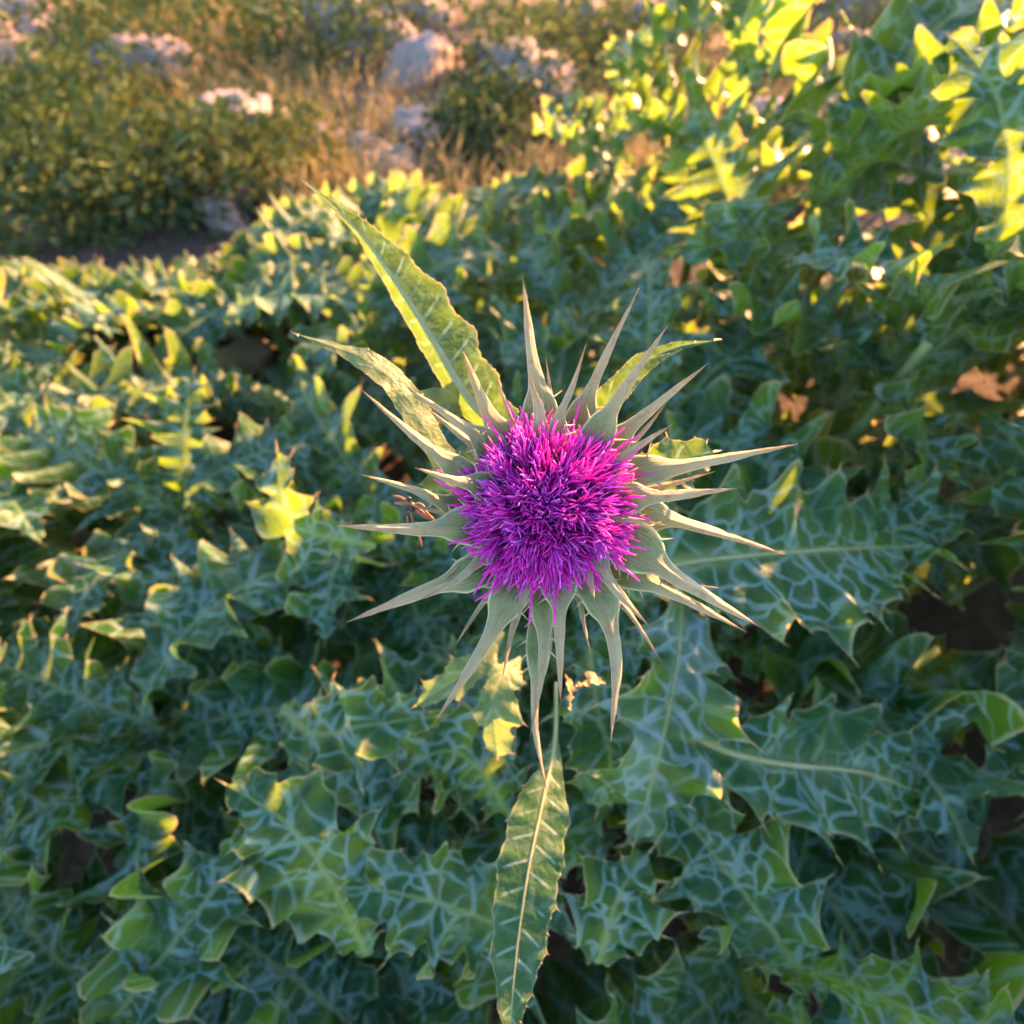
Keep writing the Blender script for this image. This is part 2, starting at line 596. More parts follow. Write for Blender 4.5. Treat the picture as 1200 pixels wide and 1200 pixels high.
BASE_STEM = stem_geo([Vector((0, 0, -0.03)), Vector((0.004, 0.0, 0.1)), Vector((-0.003, 0.004, 0.2)), Vector((0, 0, 0.30))], 0.011, 0.005).mesh('stem', MAT_STEM)

PLANTS = []
rng = random.Random(5)
spots = []
yy = -0.34
row = 0
while yy < 1.45:
    half = 0.62 + max(0, yy) * 0.80
    x0 = -half - 0.1
    n = int((2 * half + 0.2) / 0.27)
    for i in range(n + 1):
        x = x0 + (i + 0.5 * (row % 2)) * 0.27 + rng.uniform(-0.05, 0.05)
        y = yy + rng.uniform(-0.05, 0.05)
        if (x < 0.22 and y > 1.42) or (x >= 0.22 and y > 1.08):
            continue
        spots.append((x, y))
    yy += 0.25
    row += 1
for i in range(7):            # taller plants to the right, outside the picture, whose shade falls on the patch
    spots.append((1.0 + 0.22 * (i % 3) + rng.uniform(-.05, .05), 0.25 + 0.17 * i + rng.uniform(-.05, .05)))

def plant_label(x, y):
    q = proj(Vector((x, y, zmax(x, y) - 0.06)))
    if q and q[1] < 480 and q[0] > 560:
        return 'tall spiny thistle plant with sunlit yellow-green leaves behind the purple flower', 'tall backlit thistles behind the flower'
    if q and q[1] < 480:
        return 'low thistle plant with dark lobed leaves bordering the stony dry ground', 'low thistles along the stony ground'
    if q and q[0] < 560:
        return 'shaded thistle plant with blue-green marbled leaves opposite the low sun', 'shaded thistles on the side away from the sun'
    return 'shaded thistle plant with white-veined lobed leaves on the sunward side below the flower', 'shaded thistles on the sunward side'

for (x, y) in spots:
    gz = ground_z(x, y)
    zt = zmax(x, y)
    chosen = []
    hbs = []
    tall = sstep(0.46, 0.56, zt)
    nl = rng.randint(9, 12) + int(3 * tall)
    a0 = rng.uniform(0, 6.28)
    for i in range(nl):
        for attempt in range(8):
            me, sample, L = rng.choice(LEAVES)
            f = (i + 0.5) / nl
            hb = max(0.02, lerp(0.04, zt - gz - 0.06, f ** 0.8) - attempt * 0.05)
            az = a0 + i * 2.399 + rng.uniform(-0.3, 0.3)
            el = lerp(-0.1, 0.55, f) + rng.uniform(-0.25, 0.25) + tall * 0.45 * f - 0.06 * attempt
            sc = lerp(1.1, 0.72, f) * rng.uniform(0.85, 1.1)
            m = (Matrix.Translation(Vector((0, 0, hb))) @ Matrix.Rotation(az, 4, 'Z') @ Matrix.Rotation(el, 4, 'X')
                 @ Matrix.Rotation(rng.uniform(-0.5, 0.5), 4, 'Y') @ Matrix.Scale(sc, 4))
            wm = Matrix.Translation(Vector((x, y, gz))) @ m
            pts = [wm @ v for v in sample]
            if min(p.z for p in pts) < -0.01:
                el += 0.3
            if allowed(pts):
                vis = False
                for p in pts:
                    q = proj(p)
                    if q and -60 < q[0] < 1260 and -60 < q[1] < 1260:
                        vis = True
                        break
                if vis or x > 0.3:
                    chosen.append((me, m))
                    hbs.append(hb)
                break
    if len(chosen) < 3:
        continue
    lab, grp = plant_label(x, y)
    t = thing('thistle_plant', (x, y, gz), lab, 'plant', grp)
    s = link('stem', BASE_STEM, t)
    s.scale = (1, 1, (sorted(hbs)[int(len(hbs) * .7)] + 0.01) / 0.30)
    for me, m in chosen:
        link('leaf', me, t, m)
    PLANTS.append((t, x, y))

TAKEN = set()

def hero_leaf(pix, wl, wr, lobes, depth, seed, mat=MAT_LEAF, parent=None, normal=None, lab=None, **kw):
    """a leaf traced along its midrib in the photograph; widths in metres"""
    pts = [P(*q) for q in pix]
    if parent is None:
        b = pts[0]
        parent = min((p for p in PLANTS if p[0].name not in TAKEN), key=lambda a: (a[1] - b.x) ** 2 + (a[2] - b.y) ** 2)[0]
        TAKEN.add(parent.name)
        if lab:
            parent['label'] = lab
    nrm = normal if normal is not None else (CAM - pts[len(pts) // 2]).normalized()
    rib = kw.pop('rib', 0)
    G, path, _ = leaf_geo(pts, nrm, wl, wr, lobes, depth, kw.pop('ruffle', 0.16), kw.pop('fold', 0.15), random.Random(seed), **kw)
    lf = link('leaf', G.mesh('leaf', mat, offset=Vector(parent.location)), parent)
    if rib:
        pp = path[::4]
        nv = (nrm - (pp[-1] - pp[0]).normalized() * nrm.dot((pp[-1] - pp[0]).normalized())).normalized()
        K = Geo('ss')
        K.tube([p + nv * rib * .35 for p in pp], [rib * (1.0 - .85 * i / (len(pp) - 1)) for i in range(len(pp))], 8)
        link('midrib', K.mesh('midrib', MAT_RIB, offset=Vector(parent.location)), lf)
    return lf

# leaves that the photograph shows one by one below the flower
Zup = Vector((0, -0.25, 1)).normalized()
hero_leaf([(720, 690, .40), (790, 663, .375), (870, 652, .37), (960, 645, .38), (1060, 640, .42)], .058, .060, 6, .34, 1, lab='thistle plant whose broad leaf with a long pale midrib spreads under the sunward bracts', normal=Zup, ribw=.006, rib=.0014)
hero_leaf([(790, 850, .41), (850, 880, .39), (920, 895, .39), (1010, 905, .41), (1080, 930, .44)], .050, .050, 6, .38, 2, lab='shaded thistle plant with a wide net-veined leaf beside the marbled leaf below the flower', normal=Zup, ribw=.005, rib=.0024)
hero_leaf([(800, 690, .38), (796, 760, .348), (782, 840, .338), (764, 915, .338), (744, 985, .348)], .050, .042, 4, .58, 3, MAT_SILVER,
          lab='thistle plant with one glossy silvery blue marbled leaf folded below the flower', normal=Vector((.15, -.35, 1)).normalized(), ruffle=.22, spine=.007, rib=.0006)
hero_leaf([(690, 760, .40), (700, 830, .37), (715, 890, .36), (700, 950, .37)], .034, .034, 4, .5, 4, lab='thistle plant with a small jagged leaf directly below the hanging bracts', normal=Zup, ruffle=.25)
hero_leaf([(700, 1130, .36), (715, 1080, .345), (730, 1040, .34), (760, 1000, .345)], .032, .032, 4, .55, 5, lab='thistle plant with an upturned spiny leaf tip beside the long striped stem leaf', normal=Zup, ruffle=.3)
hero_leaf([(640, 1110, .40), (560, 1075, .37), (480, 1050, .355), (400, 1040, .36)], .040, .040, 5, .45, 6, lab='thistle plant with a ruffled spiny leaf stretching away beside the striped stem leaf', normal=Zup, ruffle=.22)
hero_leaf([(430, 1120, .40), (380, 1020, .36), (330, 960, .35), (265, 920, .36)], .046, .046, 6, .45, 7, lab='thistle plant with the most boldly white-netted leaf beyond the ruffled spiny one', normal=Zup, ruffle=.2)
hero_leaf([(330, 830, .42), (370, 860, .385), (430, 850, .37), (510, 840, .38)], .034, .034, 5, .5, 8, lab='thistle plant with a jagged leaf overhanging the dark gap in the foliage', normal=Zup, ruffle=.25)
hero_leaf([(440, 640, .45), (350, 620, .42), (330, 580, .41), (325, 530, .42)], .030, .030, 4, .5, 9, lab='thistle plant with one upright pale green leaf tip standing out of the shade', normal=Vector((-.5, -.5, 1)).normalized(), ruffle=.2)
hero_leaf([(600, 960, .42), (560, 900, .40), (520, 880, .39), (470, 905, .39)], .034, .036, 5, .55, 10, lab='thistle plant with a sharply toothed leaf at the edge of the dark gap', normal=Zup, ruffle=.3)

# ------------------------------------------------------------------ the flowering thistle
HEAD = P(640, 596, 0.204)
AX = (CAM - HEAD).normalized()
AX = (AX + UP * 0.16 - RIGHT * 0.02).normalized()      # axis of the flower head
HR = AX.cross(UP).cross(AX).normalized()
HS = AX.cross(HR).normalized()
s1 = HEAD - AX * 0.09 + Vector((0, 0.004, -0.01))
ROOT = Vector((s1.x + 0.01, s1.y + 0.03, ground_z(s1.x, s1.y + 0.03)))
hero = thing('milk_thistle', ROOT, 'tall flowering thistle with a bright purple flower head ringed by long spiny bracts', 'thistle')
hero_off = Vector(ROOT)
sg = stem_geo([ROOT - Vector((0, 0, .02)), ROOT + Vector((.004, .004, .2)), s1 - Vector((-.004, -.012, .10)), s1, HEAD - AX * 0.012], .0075, .0048)
link('stem', sg.mesh('stem', MAT_STEM, hero_off), hero)

# involucre: the cup under the florets
G = Geo('ss')
nr, na = 14, 28
rings = []
for i in range(nr):
    t = i / (nr - 1)
    r = 0.0185 * math.sin(math.pi * (0.10 + 0.66 * t)) ** 0.8
    z = lerp(-0.024, 0.002, t)
    rings.append([G.add(HEAD + AX * z + (HR * math.cos(6.2832 * j / na) + HS * math.sin(6.2832 * j / na)) * r * (1 + 0.04 * math.sin(j * 3.1 + i * 2)), (t, j)) for j in range(na)])
for a, b in zip(rings, rings[1:]):
    for j in range(na):
        G.f.append((a[j], a[(j + 1) % na], b[(j + 1) % na], b[j]))
G.f.append(tuple(rings[-1]))
G.f.append(tuple(reversed(rings[0])))
head = link('flower_head', G.mesh('flower_head', MAT_CUP, hero_off), hero)

BPROF = [(0, .70), (.15, .94), (.28, 1.0), (.36, .84), (.44, .55), (.52, .43), (.68, .31), (.85, .16), (1, .010)]

def bract(pix, wpx, roll=0.0, fold=0.55, seed=0, spines=True, shoulder=1.0, asym=0.0, tw=0.0, sunk=0.3):
    rng = random.Random(seed * 7 + 3)
    n = 44
    path, L = spline([P(*q) for q in pix], n)
    dmean = pix[1][2]
    W = wpx * 0.37 / FPX * dmean
    G = Geo('tt', 'ss')
    sv = [-1, -.9, -.7, -.4, -.1, 0, .1, .4, .7, .9, 1]
    rows, sp = [], []
    for i, p in enumerate(path):
        t = i / (n - 1)
        T = (path[min(n - 1, i + 1)] - path[max(0, i - 1)]).normalized()
        nn = (CAM - p).normalized() * 0.8 + AX * 0.4 + (RIGHT * .6 + UP * .75) * sunk * sstep(.2, .55, t)
        nn = (nn - T * nn.dot(T)).normalized()
        nn = Quaternion(T, roll * sstep(.0, .35, t) + tw * t) @ nn
        S = T.cross(nn)
        w_ = prof(BPROF, t)
        if t < .42 and t > .05:
            w_ = lerp(w_, w_ * shoulder, sstep(.05, .2, t) * (1 - sstep(.32, .42, t)))
        hw = W * w_ * (1 + 0.05 * math.sin(t * 23 + seed))
        fo = lerp(0.25, -1.0 * fold, sstep(.26, .50, t))
        th = min(0.0011, 0.35 * hw)
        top, bot = [], []
        for k, s in enumerate(sv):
            ed = 1.0 + asym * s
            lat = s * hw * ed * (1 - 0.30 * abs(fo) * sstep(.2, .5, t))
            z = fo * hw * (abs(s) ** 1.5 if fo > 0 else abs(s) ** 1.12)
            q = p + S * lat + nn * (z + 0.0004 * noise.noise(p * 400 + Vector((k, seed, 0))))
            top.append(G.add(q, (t, s), tt=t, ss=abs(s)))
            if abs(s) < 1:
                bot.append(G.add(q - nn * th * (1.15 - s * s) - nn * 0.0003, (t, s), tt=t, ss=abs(s) * 0.8))
        ring = top + list(reversed(bot))
        rows.append(ring)
        if spines:
            for sd in (-1, 1):
                for ts in (.13, .21, .29, .36):
                    if abs(t - (ts + (0.02 if sd > 0 else 0))) < 0.5 / (n - 1):
                        if rng.random() < 0.8:
                            d = (S * sd + T * rng.uniform(.4, 1.3) + nn * rng.uniform(0, .7)).normalized()
                            e = p + S * sd * hw * .97 + nn * fo * hw
                            sp.append((e - d * .0006, d * rng.uniform(.0026, .0062), .00050))
    m = len(rows[0])
    for a, b in zip(rows, rows[1:]):
        for j in range(m):
            G.f.append((a[j], a[(j + 1) % m], b[(j + 1) % m], b[j]))
    G.f.append(tuple(reversed(rows[0])))
    G.f.append(tuple(rows[-1]))
    for e, d, r in sp:
        G.cone(e, d, r, ss=1.4, tt=0.5)
    link('bract', G.mesh('bract', MAT_BRACT, hero_off), head)

a, b_, c, d_ = .203, .196, .190, .187
BR = [
    # base, shoulder, middle, tip (photograph pixels + depth), width at the shoulder in pixels, roll, fold
    ([(590, 590, .205), (540, 553, .198), (482, 507, .194), (424, 457, .190)], 50, -.5, .75),
    ([(600, 565, .204), (566, 515, .196), (530, 488, .190), (474, 452, .185)], 50, .5, .6),
    ([(610, 560, .205), (583, 505, .199), (563, 462, .196), (541, 408, .190)], 62, -.7, .8),
    ([(635, 550, .206), (632, 470, .200), (622, 405, .196), (612, 319, .192)], 62, -.3, .75),
    ([(638, 560, .200), (632, 482, .192), (628, 466, .190), (620, 440, .188)], 60, .0, .3),
    ([(650, 550, .202), (656, 492, .193), (672, 452, .190), (687, 404, .186)], 38, .5, .7),
    ([(665, 555, .206), (682, 485, .201), (708, 420, .197), (749, 337, .192)], 46, -.5, .7),
    ([(680, 560, .202), (703, 505, .194), (738, 447, .190), (784, 379, .185)], 58, .35, .75),
    ([(690, 570, .206), (727, 512, .199), (772, 472, .196), (832, 424, .190)], 52, -.45, .7),
    ([(690, 580, .202), (722, 543, .192), (750, 522, .189), (790, 496, .184)], 42, .25, .65),
    ([(690, 590, .205), (742, 556, .198), (820, 540, .193), (935, 520, .186)], 66, -.5, .8),
    ([(690, 598, .201), (738, 584, .192), (790, 580, .188), (865, 572, .183)], 58, .25, .6),
    ([(690, 610, .207), (758, 605, .200), (830, 622, .197), (920, 650, .190)], 58, .8, .9),
    ([(690, 615, .199), (715, 610, .190), (745, 609, .187), (784, 616, .183)], 26, .1, .6),
    ([(690, 630, .204), (740, 640, .197), (800, 680, .192), (893, 736, .186)], 74, .5, .75),
    ([(690, 650, .207), (742, 672, .201), (800, 700, .197), (876, 741, .191)], 56, -.3, .7),
    ([(760, 665, .206), (785, 676, .201), (812, 685, .199), (850, 690, .196)], 18, .1, .7),
    ([(670, 630, .201), (697, 655, .191), (722, 690, .188), (760, 733, .184)], 54, .3, .6),
    ([(660, 640, .206), (700, 692, .198), (722, 770, .193), (716, 870, .188)], 68, .45, .7),
    ([(655, 650, .208), (676, 695, .202), (683, 725, .199), (692, 769, .195)], 30, .2, .8),
    ([(648, 640, .204), (655, 690, .193), (656, 745, .188), (657, 829, .183)], 56, -.1, .8),
    ([(640, 650, .208), (636, 705, .201), (637, 770, .197), (621, 866, .190)], 50, .4, .7),
    ([(636, 700, .212), (630, 780, .208), (627, 850, .206), (642, 932, .202)], 40, .5, .7),
    ([(620, 640, .204), (600, 690, .195), (567, 757, .191), (509, 847, .186)], 66, -.35, .7),
    ([(610, 640, .206), (560, 668, .199), (500, 690, .195), (406, 729, .188)], 72, .55, .7),
    ([(610, 625, .201), (570, 650, .193), (535, 680, .189), (489, 704, .185)], 40, .2, .6),
    ([(600, 615, .203), (553, 615, .195), (490, 619, .191), (394, 616, .185)], 66, -.4, .75),
    ([(590, 605, .207), (535, 594, .201), (485, 573, .197), (424, 556, .191)], 46, -.6, .75),
    ([(600, 585, .200), (562, 568, .192), (532, 562, .188), (487, 548, .184)], 48, .2, .6),
    ([(625, 640, .200), (618, 680, .192), (612, 705, .189), (606, 735, .185)], 44, .2, .45),
    ([(600, 560, .208), (560, 525, .203), (535, 505, .200), (500, 478, .197)], 40, .3, .6),
    ([(660, 640, .200), (680, 660, .192), (690, 675, .189), (697, 705, .185)], 46, .1, .4),
    ([(610, 610, .207), (565, 640, .202), (545, 655, .200), (520, 682, .197)], 30, .4, .8),
]
BR += [
    ([(640, 560, .208), (605, 500, .204), (592, 470, .202), (578, 436, .199)], 30, .2, .7),
    ([(650, 560, .208), (650, 490, .204), (646, 462, .202), (640, 420, .199)], 30, .2, .7),
    ([(690, 560, .208), (728, 530, .205), (752, 508, .203), (783, 470, .200)], 28, .2, .7),
    ([(690, 600, .210), (750, 575, .206), (790, 566, .204), (838, 552, .201)], 34, .2, .7),
    ([(690, 640, .210), (740, 655, .206), (770, 668, .204), (818, 700, .200)], 34, .2, .7),
    ([(670, 650, .210), (705, 690, .206), (735, 715, .204), (775, 775, .200)], 28, .2, .7),
    ([(630, 650, .210), (612, 700, .206), (600, 740, .204), (588, 800, .200)], 34, .2, .7),
    ([(620, 650, .210), (580, 690, .206), (560, 715, .204), (530, 762, .200)], 26, .2, .7),
    ([(600, 600, .210), (550, 600, .206), (520, 600, .203), (470, 588, .199)], 28, .2, .7),
    ([(600, 580, .210), (552, 545, .206), (520, 528, .203), (478, 512, .199)], 28, .2, .7),
]
for i, (pix, wd, roll, fold) in enumerate(BR):
    if i in (0, 1, 2, 26, 27, 28):            # these curl up towards the viewer and catch the sun
        pix = [(x, y, d - e) for (x, y, d), e in zip(pix, (0, .0, .006, .013))]
    k = {0: .3, 2: .3, 3: .3, 5: .3, 6: .4, 7: .3, 26: .3, 27: .3}.get(i, .15)
    bract(pix, wd, roll * .25, fold, seed=i, shoulder=1.0 + 0.12 * math.sin(i * 2.3), tw=0.15 * math.sin(i * 1.7), sunk=k)

# florets: too fine to pick apart one by one
rng = random.Random(21)
G = Geo('tt', 'rnd', 'sty')
NF = 430
for i in range(NF):
    u = (i + 0.5) / NF
    ct = lerp(1.0, 0.0, u ** 1.05)
    th = math.acos(ct) + rng.uniform(-.12, .12) * (1 + 2.0 * ct * ct)
    ph = i * 2.39996 + rng.uniform(-.25, .25)
    rad = HR * math.cos(ph) + HS * math.sin(ph)
    dirv = (AX * math.cos(th) + rad * math.sin(th)).normalized()
    d0 = (AX * 1.0 + rad * math.sin(th) * 0.7).normalized()
    b0 = HEAD + rad * (0.0085 * math.sin(min(th, 1.5))) + AX * 0.002
    ln = rng.uniform(.0118, .0160) * (1.0 + 0.10 * math.sin(th)) * (1.12 if rng.random() < .12 else 1)
    side = dirv.cross(AX + Vector((.01, .02, .03))).normalized()
    bend = side * rng.uniform(-.30, .30)
    pts, p, n = [b0], b0.copy(), 6
    for k in range(n):
        t = (k + 1) / n
        dd = (d0.lerp(dirv, sstep(0, .75, t)) + bend * t + Vector((0, 0, -0.10)) * t * math.sin(th)).normalized()
        p = p + dd * ln / n
        pts.append(p.copy())
    rv = rng.random()
    G.tube(pts, [lerp(.00034, .00046, k / n) for k in range(n + 1)], 4, tt=lambda t: 0.55 * t, rnd=rv)
    # five narrow lobes
    A = dd.orthogonal().normalized()
    B = dd.cross(A)
    a0 = rng.uniform(0, 6.28)
    for j in range(5):
        o = A * math.cos(a0 + j * 1.2566) + B * math.sin(a0 + j * 1.2566)
        ll = rng.uniform(.0060, .0092)
        sp = rng.uniform(.08, .40)
        cu = rng.uniform(-.3, .6)
        q = p + o * .0004
        lp = [q.copy()]
        for k in range(4):
            t = (k + 1) / 4
            q = q + (dd + o * (sp + cu * t) + side * rng.uniform(-.15, .15)).normalized() * ll / 4
            lp.append(q.copy())
        G.tube(lp, [.00028, .00034, .00032, .00026, .00010], 3, tt=lambda t: 0.6 + 0.4 * t, rnd=min(1, max(0, rv + rng.uniform(-.2, .2))))
    if rng.random() < .55:
        q = p.copy()
        lp = [q.copy()]
        cv = (A * rng.uniform(-1, 1) + B * rng.uniform(-1, 1)) * 0.55
        for k in range(6):
            t = (k + 1) / 6
            q = q + (dd + cv * t * t * 1.6).normalized() * rng.uniform(.0012, .0019)
            lp.append(q.copy())
        G.tube(lp, [.00026] * 5 + [.00030, .00020], 4, tt=1.0, rnd=rv, sty=1.0 if rng.random() < .6 else 0.0)
# younger florets crossing over one another in the middle
for i in range(190):
    r0 = .0085 * math.sqrt(rng.random())
    ph = rng.uniform(0, 6.28)
    p = HEAD + (HR * math.cos(ph) + HS * math.sin(ph)) * r0 + AX * .002
    an = rng.uniform(0, 6.28)
    dirv = (AX + (HR * math.cos(an) + HS * math.sin(an)) * rng.uniform(.1, 1.0)).normalized()
    ln = rng.uniform(.015, .0215)
    pts = [p.copy()]
    cv = Vector((rng.uniform(-1, 1), rng.uniform(-1, 1), rng.uniform(-1, 1)))
    for k in range(9):
        t = (k + 1) / 9
        p = p + (AX.lerp(dirv, min(1, t * 1.6)) + cv * max(0, t - .55) * 1.9).normalized() * ln / 9
        pts.append(p.copy())
    G.tube(pts, [.0004] * 7 + [.00040, .00034, .00015], 4, tt=lambda t: t, rnd=rng.random(), sty=1.0 if rng.random() < .35 else 0.0)
# a few long outer threads
for i in range(44):
    ph = rng.uniform(0, 6.28)
    rad = HR * math.cos(ph) + HS * math.sin(ph)
    dirv = (rad + AX * rng.uniform(.05, .55)).normalized()
    p = HEAD + rad * .009 + AX * .004
    pts = [p.copy()]
    cv = Vector((rng.uniform(-1, 1), rng.uniform(-1, 1), rng.uniform(-1, 1))) * .5
    ln = rng.uniform(.023, .033)
    for k in range(9):
        p = p + (dirv + cv * (k / 9) ** 2).normalized() * ln / 9
        pts.append(p.copy())
    G.tube(pts, [.00044] * 8 + [.00038, .0002], 4, tt=lambda t: t, rnd=rng.random() * .4)
link('florets', G.mesh('florets', MAT_FLORET, hero_off), head, kind='stuff', label='dense tuft of bright magenta thread-like florets')

# leaves on the flowering stem
hero_leaf([(592, 505, .230), (550, 466, .228), (494, 375, .236), (445, 302, .242), (414, 264, .243), (360, 216, .243)], 0.0105, .0145, 6, .16, 31, MAT_STEMLEAF, hero, tooth_amp=.06,
          normal=(CAM - P(490, 370, .235)).normalized() - RIGHT * .34 - UP * .28, ruffle=.06, fold=-.68, teeth=6, spine=.0019, rib=.0019, ribw=.0030, bumps=.0012, sweep=.15, latn=2.0,
          env=[(0, .6), (.12, .95), (.3, 1.0), (.5, .9), (.7, .55), (.82, .25), (.92, .12), (1, .02)])
hero_leaf([(652, 800, .305), (650, 870, .288), (637, 935, .268), (621, 1010, .251), (610, 1080, .241), (602, 1150, .234), (597, 1225, .230)], .0145, .0140, 9, .12, 33, MAT_STEMLEAF, hero, tooth_amp=.06,
          normal=Vector((-.05, .02, 1)).normalized(), ruffle=.06, fold=-.10, rib=.0009, teeth=3, spine=.0022, ribw=.0022, bumps=.0010, sweep=.12, latn=1.6,
          env=[(0, .08), (.18, .10), (.28, .40), (.42, .92), (.58, 1.0), (.78, .80), (.92, .4), (1, .03)])
hero_leaf([(560, 590, .222), (512, 525, .212), (474, 462, .208), (430, 422, .207), (350, 392, .206)], .0062, .0066, 4, .15, 34, MAT_PALELEAF, hero, tooth_amp=.06,
          normal=(CAM - P(470, 460, .21)).normalized() + RIGHT * .42 + UP * .48, ruffle=.10, fold=-.15, teeth=4, spine=.0018, ribw=.0016, bumps=.0006, sweep=.1,
          env=[(0, .8), (.3, .95), (.55, 1.0), (.72, .8), (.86, .35), (1, .03)])
hero_leaf([(680, 520, .226), (712, 470, .218), (752, 428, .214), (790, 408, .212), (837, 399, .210)], .0052, .0056, 4, .12, 35, MAT_STEMLEAF, hero, tooth_amp=.06,
          normal=(CAM - P(750, 430, .21)).normalized() + UP * .3, ruffle=.08, fold=.5, teeth=4, spine=.0015, ribw=.0016, bumps=.0006, sweep=.1,
          env=[(0, .9), (.3, 1.0), (.55, .8), (.75, .45), (.88, .2), (1, .02)])
hero_leaf([(700, 600, .236), (750, 570, .230), (800, 540, .228), (836, 530, .23)], .0125, .0125, 4, .2, 36, MAT_STEMLEAF, hero, tooth_amp=.06,
          ruffle=.12, fold=.3, teeth=3, spine=.002, ribw=.003, bumps=.001, env=[(0, .6), (.3, 1.0), (.6, .95), (.85, .6), (1, .06)])
hero_leaf([(610, 770, .30), (585, 800, .285), (578, 835, .28), (583, 888, .285)], .016, .010, 3, .4, 37, MAT_PALELEAF, hero, tooth_amp=.06,
          ruffle=.18, fold=.4, teeth=3, spine=.003, ribw=.002, bumps=.001, normal=Vector((-.2, -.4, 1)).normalized())
hero_leaf([(590, 740, .31), (560, 780, .30), (530, 800, .298), (488, 826, .30)], .010, .012, 3, .45, 38, MAT_PALELEAF, hero, tooth_amp=.06,
          ruffle=.2, fold=.5, teeth=3, spine=.003, ribw=.002, bumps=.001, normal=Vector((0, -.4, 1)).normalized())
hero_leaf([(575, 560, .232), (545, 545, .226), (520, 560, .224), (505, 590, .226)], .0085, .0085, 4, .3, 39, MAT_PALELEAF, hero, tooth_amp=.06,
          ruffle=.2, fold=.4, teeth=3, spine=.002, ribw=.002, bumps=.001)
hero_leaf([(560, 480, .240), (535, 470, .234), (510, 480, .232), (500, 520, .235)], .0095, .0095, 4, .35, 40, MAT_PALELEAF, hero, tooth_amp=.06,
          ruffle=.25, fold=.4, teeth=3, spine=.002, ribw=.002, bumps=.001)

for k, q in enumerate([[(676, 805, .262), (686, 800, .258), (694, 796, .256), (706, 800, .257)], [(668, 832, .266), (667, 818, .262), (668, 806, .260), (664, 794, .260)],
                       [(590, 776, .270), (598, 782, .266), (606, 788, .264), (612, 798, .266)]]):  # small leaf bits added to stand in for orange sun glints
    hero_leaf(q, .0036, .0036, 3, .3, 50 + k, MAT_GLINTLEAF, hero, normal=SUNV - FWD * .9, ruffle=.25, fold=.3, teeth=2, spine=.001, bumps=.0006, tooth_amp=.1,
              env=[(0, .3), (.25, .9), (.6, 1.0), (.85, .7), (1, .1)])

# ------------------------------------------------------------------ insect behind the left bracts
I0 = P(481, 590, .204)
ins = thing('insect', I0, 'small brown insect with thin orange legs clinging behind the spiny bracts', 'insect')
def ellipsoid(G, c, ax, l, r):
    T = ax.normalized()
    A = T.orthogonal().normalized()
    B = T.cross(A)
    rings = []
    for i in range(9):
        t = i / 8
        rr = r * math.sin(math.pi * min(.98, max(.02, t))) ** .7
        rings.append([G.add(c + T * l * (t - .5) + (A * math.cos(.785 * j) + B * math.sin(.785 * j)) * rr) for j in range(8)])
    for a_, b2 in zip(rings, rings[1:]):
        for j in range(8):
            G.f.append((a_[j], a_[(j + 1) % 8], b2[(j + 1) % 8], b2[j]))
    G.f.append(tuple(rings[-1]))
    G.f.append(tuple(reversed(rings[0])))
G = Geo(); ellipsoid(G, P(496, 602, .205), P(512, 611, .206) - P(483, 594, .204), .0098, .0013); link('abdomen', G.mesh('abdomen', MAT_INSECT, I0), ins)
G = Geo(); ellipsoid(G, P(482, 593, .204), P(486, 600, .204) - P(478, 586, .204), .0042, .0016); link('thorax', G.mesh('thorax', MAT_EYE, I0), ins)
G = Geo(); ellipsoid(G, P(479, 585, .204), P(481, 588, .204) - P(478, 582, .204), .0024, .0011); link('head', G.mesh('head', MAT_EYE, I0), ins)
for leg in ([(481, 592), (472, 591), (462, 590)], [(481, 596), (484, 610), (490, 625), (495, 641)], [(483, 594), (495, 596), (505, 606)],
            [(480, 590), (470, 583), (460, 581)], [(482, 597), (477, 604), (480, 616)], [(484, 593), (492, 590), (500, 597)]):
    G = Geo()
    pp, _ = spline([P(x, y, .2035) for x, y in leg], 8)
    G.tube(pp, [.00045] * 6 + [.00036, .00025], 5)
    link('leg', G.mesh('leg', MAT_INSECT, I0), ins)

# ------------------------------------------------------------------ stones, grass and shrubs on the open ground
STONES = []
for k in range(8):
    bm = bmesh.new()
    bmesh.ops.create_icosphere(bm, subdivisions=4, radius=1)
    sd = Vector((k * 7.1, 3, k))
    for v in bm.verts:
        d = v.co.normalized()
        r = 1 + .30 * noise.noise(d * 1.3 + sd) + .12 * noise.noise(d * 3.1 + sd) + .05 * noise.noise(d * 8 + sd)
        v.co = Vector((d.x * r * 1.2, d.y * r, d.z * r * .62))
    me = bpy.data.meshes.new('stone')
    bm.to_mesh(me)
    bm.free()
    me.polygons.foreach_set('use_smooth', [True] * len(me.polygons))
    me.materials.append(MAT_STONE)
    STONES.append(me)
rng = random.Random(77)

def on_ground(px, py, zo=0.0):
    v = P(px, py, 1.0) - CAM
    s = (zo - CAM.z) / v.z
    return CAM + v * s

def stone(x, y, r, lab, grp=None, z=None):
    o = link('stone', rng.choice(STONES), None, None, label=lab, category='stone')
    if grp:
        o['group'] = grp
    o.location = (x, y, (ground_z(x, y) if z is None else z) + r * .25)
    o.rotation_euler = (rng.uniform(-.3, .3), rng.uniform(-.3, .3), rng.uniform(0, 6.28))
    o.scale = (r * rng.uniform(.8, 1.2), r * rng.uniform(.8, 1.2), r * rng.uniform(.8, 1.15))

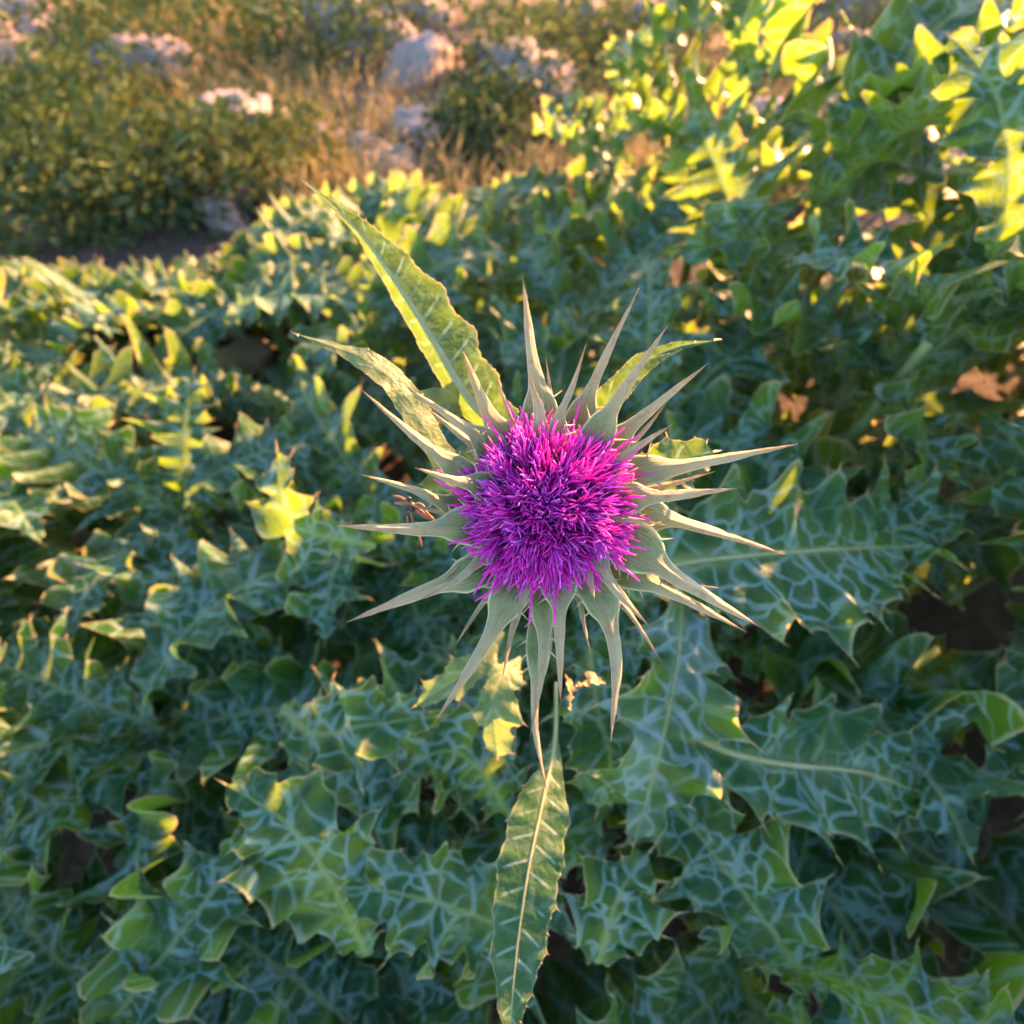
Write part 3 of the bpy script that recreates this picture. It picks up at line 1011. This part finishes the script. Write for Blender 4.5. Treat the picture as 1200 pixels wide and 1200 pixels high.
for px, py, r in [(288, 160, .14), (340, 160, .06), (370, 168, .07), (425, 172, .06), (455, 188, .06), (395, 180, .04), (340, 222, .05),
                  (280, 232, .05), (300, 226, .05), (262, 250, .06), (322, 250, .035), (500, 150, .08), (900, 150, .10), (930, 165, .08), (860, 158, .06)]:
    c = on_ground(px, py)
    stone(c.x, c.y, r, 'weathered pale stone lying on the dry ground beyond the thistles', 'stones on the open ground')
c = on_ground(288, 424)
stone(c.x, c.y, .055, 'lone stone showing through a gap between the shaded thistle leaves')
for i in range(46):
    c = on_ground(rng.uniform(-100, 1300), rng.uniform(5, 150))
    if c.y < 2.2:
        continue
    stone(c.x, c.y, rng.uniform(.03, .16), 'weathered pale stone lying on the dry ground beyond the thistles', 'stones on the open ground')

def blades(name, mat, n, region, hmin, hmax, seed, lab):
    rg = random.Random(seed)
    G = Geo()
    k = 0
    while k < n:
        x, y = region(rg)
        if y < 1.5:
            continue
        dens = noise.noise(Vector((x * 1.3, y * 1.3, seed)))
        if dens < rg.uniform(-.25, .35):
            continue
        k += 1
        z = ground_z(x, y)
        h = rg.uniform(hmin, hmax)
        a = rg.uniform(0, 6.28)
        w2 = rg.uniform(.0015, .0035)
        lean = rg.uniform(.1, .8) * h
        d = Vector((math.cos(a), math.sin(a), 0))
        sidev = Vector((-d.y, d.x, 0)) * w2
        b = Vector((x, y, z - .004))
        m = b + d * lean * .3 + Vector((0, 0, h * .6))
        t = b + d * lean + Vector((0, 0, h * rg.uniform(.75, 1)))
        i0 = [G.add(q) for q in (b - sidev, b + sidev, m + sidev * .8, m - sidev * .8, t)]
        G.f.append((i0[0], i0[1], i0[2], i0[3]))
        G.f.append((i0[3], i0[2], i0[4]))
    link(name, G.mesh(name, mat), kind='stuff', label=lab, category='grass')

def reg_far(rg):
    c = on_ground(rg.uniform(-60, 1260), rg.uniform(-5, 330))
    return c.x, c.y
blades('dry_grass', MAT_DRY, 9000, reg_far, .04, .14, 3, 'sparse straw-coloured dry grass on the open ground')
blades('green_grass', MAT_GRASS, 9000, reg_far, .03, .11, 9, 'short olive green grass between the stones')

def shrub(x, y, r, h, seed):
    rg = random.Random(seed)
    z = ground_z(x, y)
    t = thing('low_shrub', (x, y, z), 'low dark green shrub on the dry ground beyond the thistles', 'shrub', 'low shrubs on the open ground')
    G = Geo()
    for i in range(9):
        a = rg.uniform(0, 6.28)
        e = Vector((math.cos(a) * r * .7, math.sin(a) * r * .7, h * rg.uniform(.5, .9)))
        pp, _ = spline([Vector((0, 0, -.02)), e * .5 + Vector((0, 0, h * .12)), e], 6)
        G.tube(pp, [.006, .005, .004, .003, .0025, .0015], 4)
    link('stem', G.mesh('stem', MAT_STEM), t)
    G = Geo()
    for i in range(1500):
        d = Vector((rg.gauss(0, 1), rg.gauss(0, 1), abs(rg.gauss(0, 1)))).normalized()
        k = (1 + .35 * noise.noise(d * 2.2 + Vector((seed, 0, 0)))) * rg.uniform(.55, 1.0)
        p = Vector((d.x * r * k, d.y * r * k, d.z * h * k))
        u = Vector((rg.gauss(0, 1), rg.gauss(0, 1), rg.gauss(0, 1) + .6)).normalized()
        s_ = u.orthogonal().normalized() * rg.uniform(.006, .012)
        l = u * rg.uniform(.018, .04)
        ii = [G.add(q) for q in (p, p + l * .5 + s_, p + l, p + l * .5 - s_)]
        G.f.append(tuple(ii))
    link('foliage', G.mesh('foliage', MAT_SHRUB), t, kind='stuff')
for k, (px, py, r, h) in enumerate([(300, 205, .26, .18), (575, 150, .2, .14),
                                    (180, 215, .3, .2), (90, 160, .3, .22), (60, 240, .3, .2), (380, 60, .35, .25), (640, 90, .35, .25), (200, 60, .4, .25),
                                    (800, 60, .4, .28), (1000, 60, .4, .3), (1130, 90, .35, .25), (560, 20, .5, .35), (40, 40, .5, .35)]):
    c = on_ground(px, py)
    shrub(c.x, c.y, r, h, k)
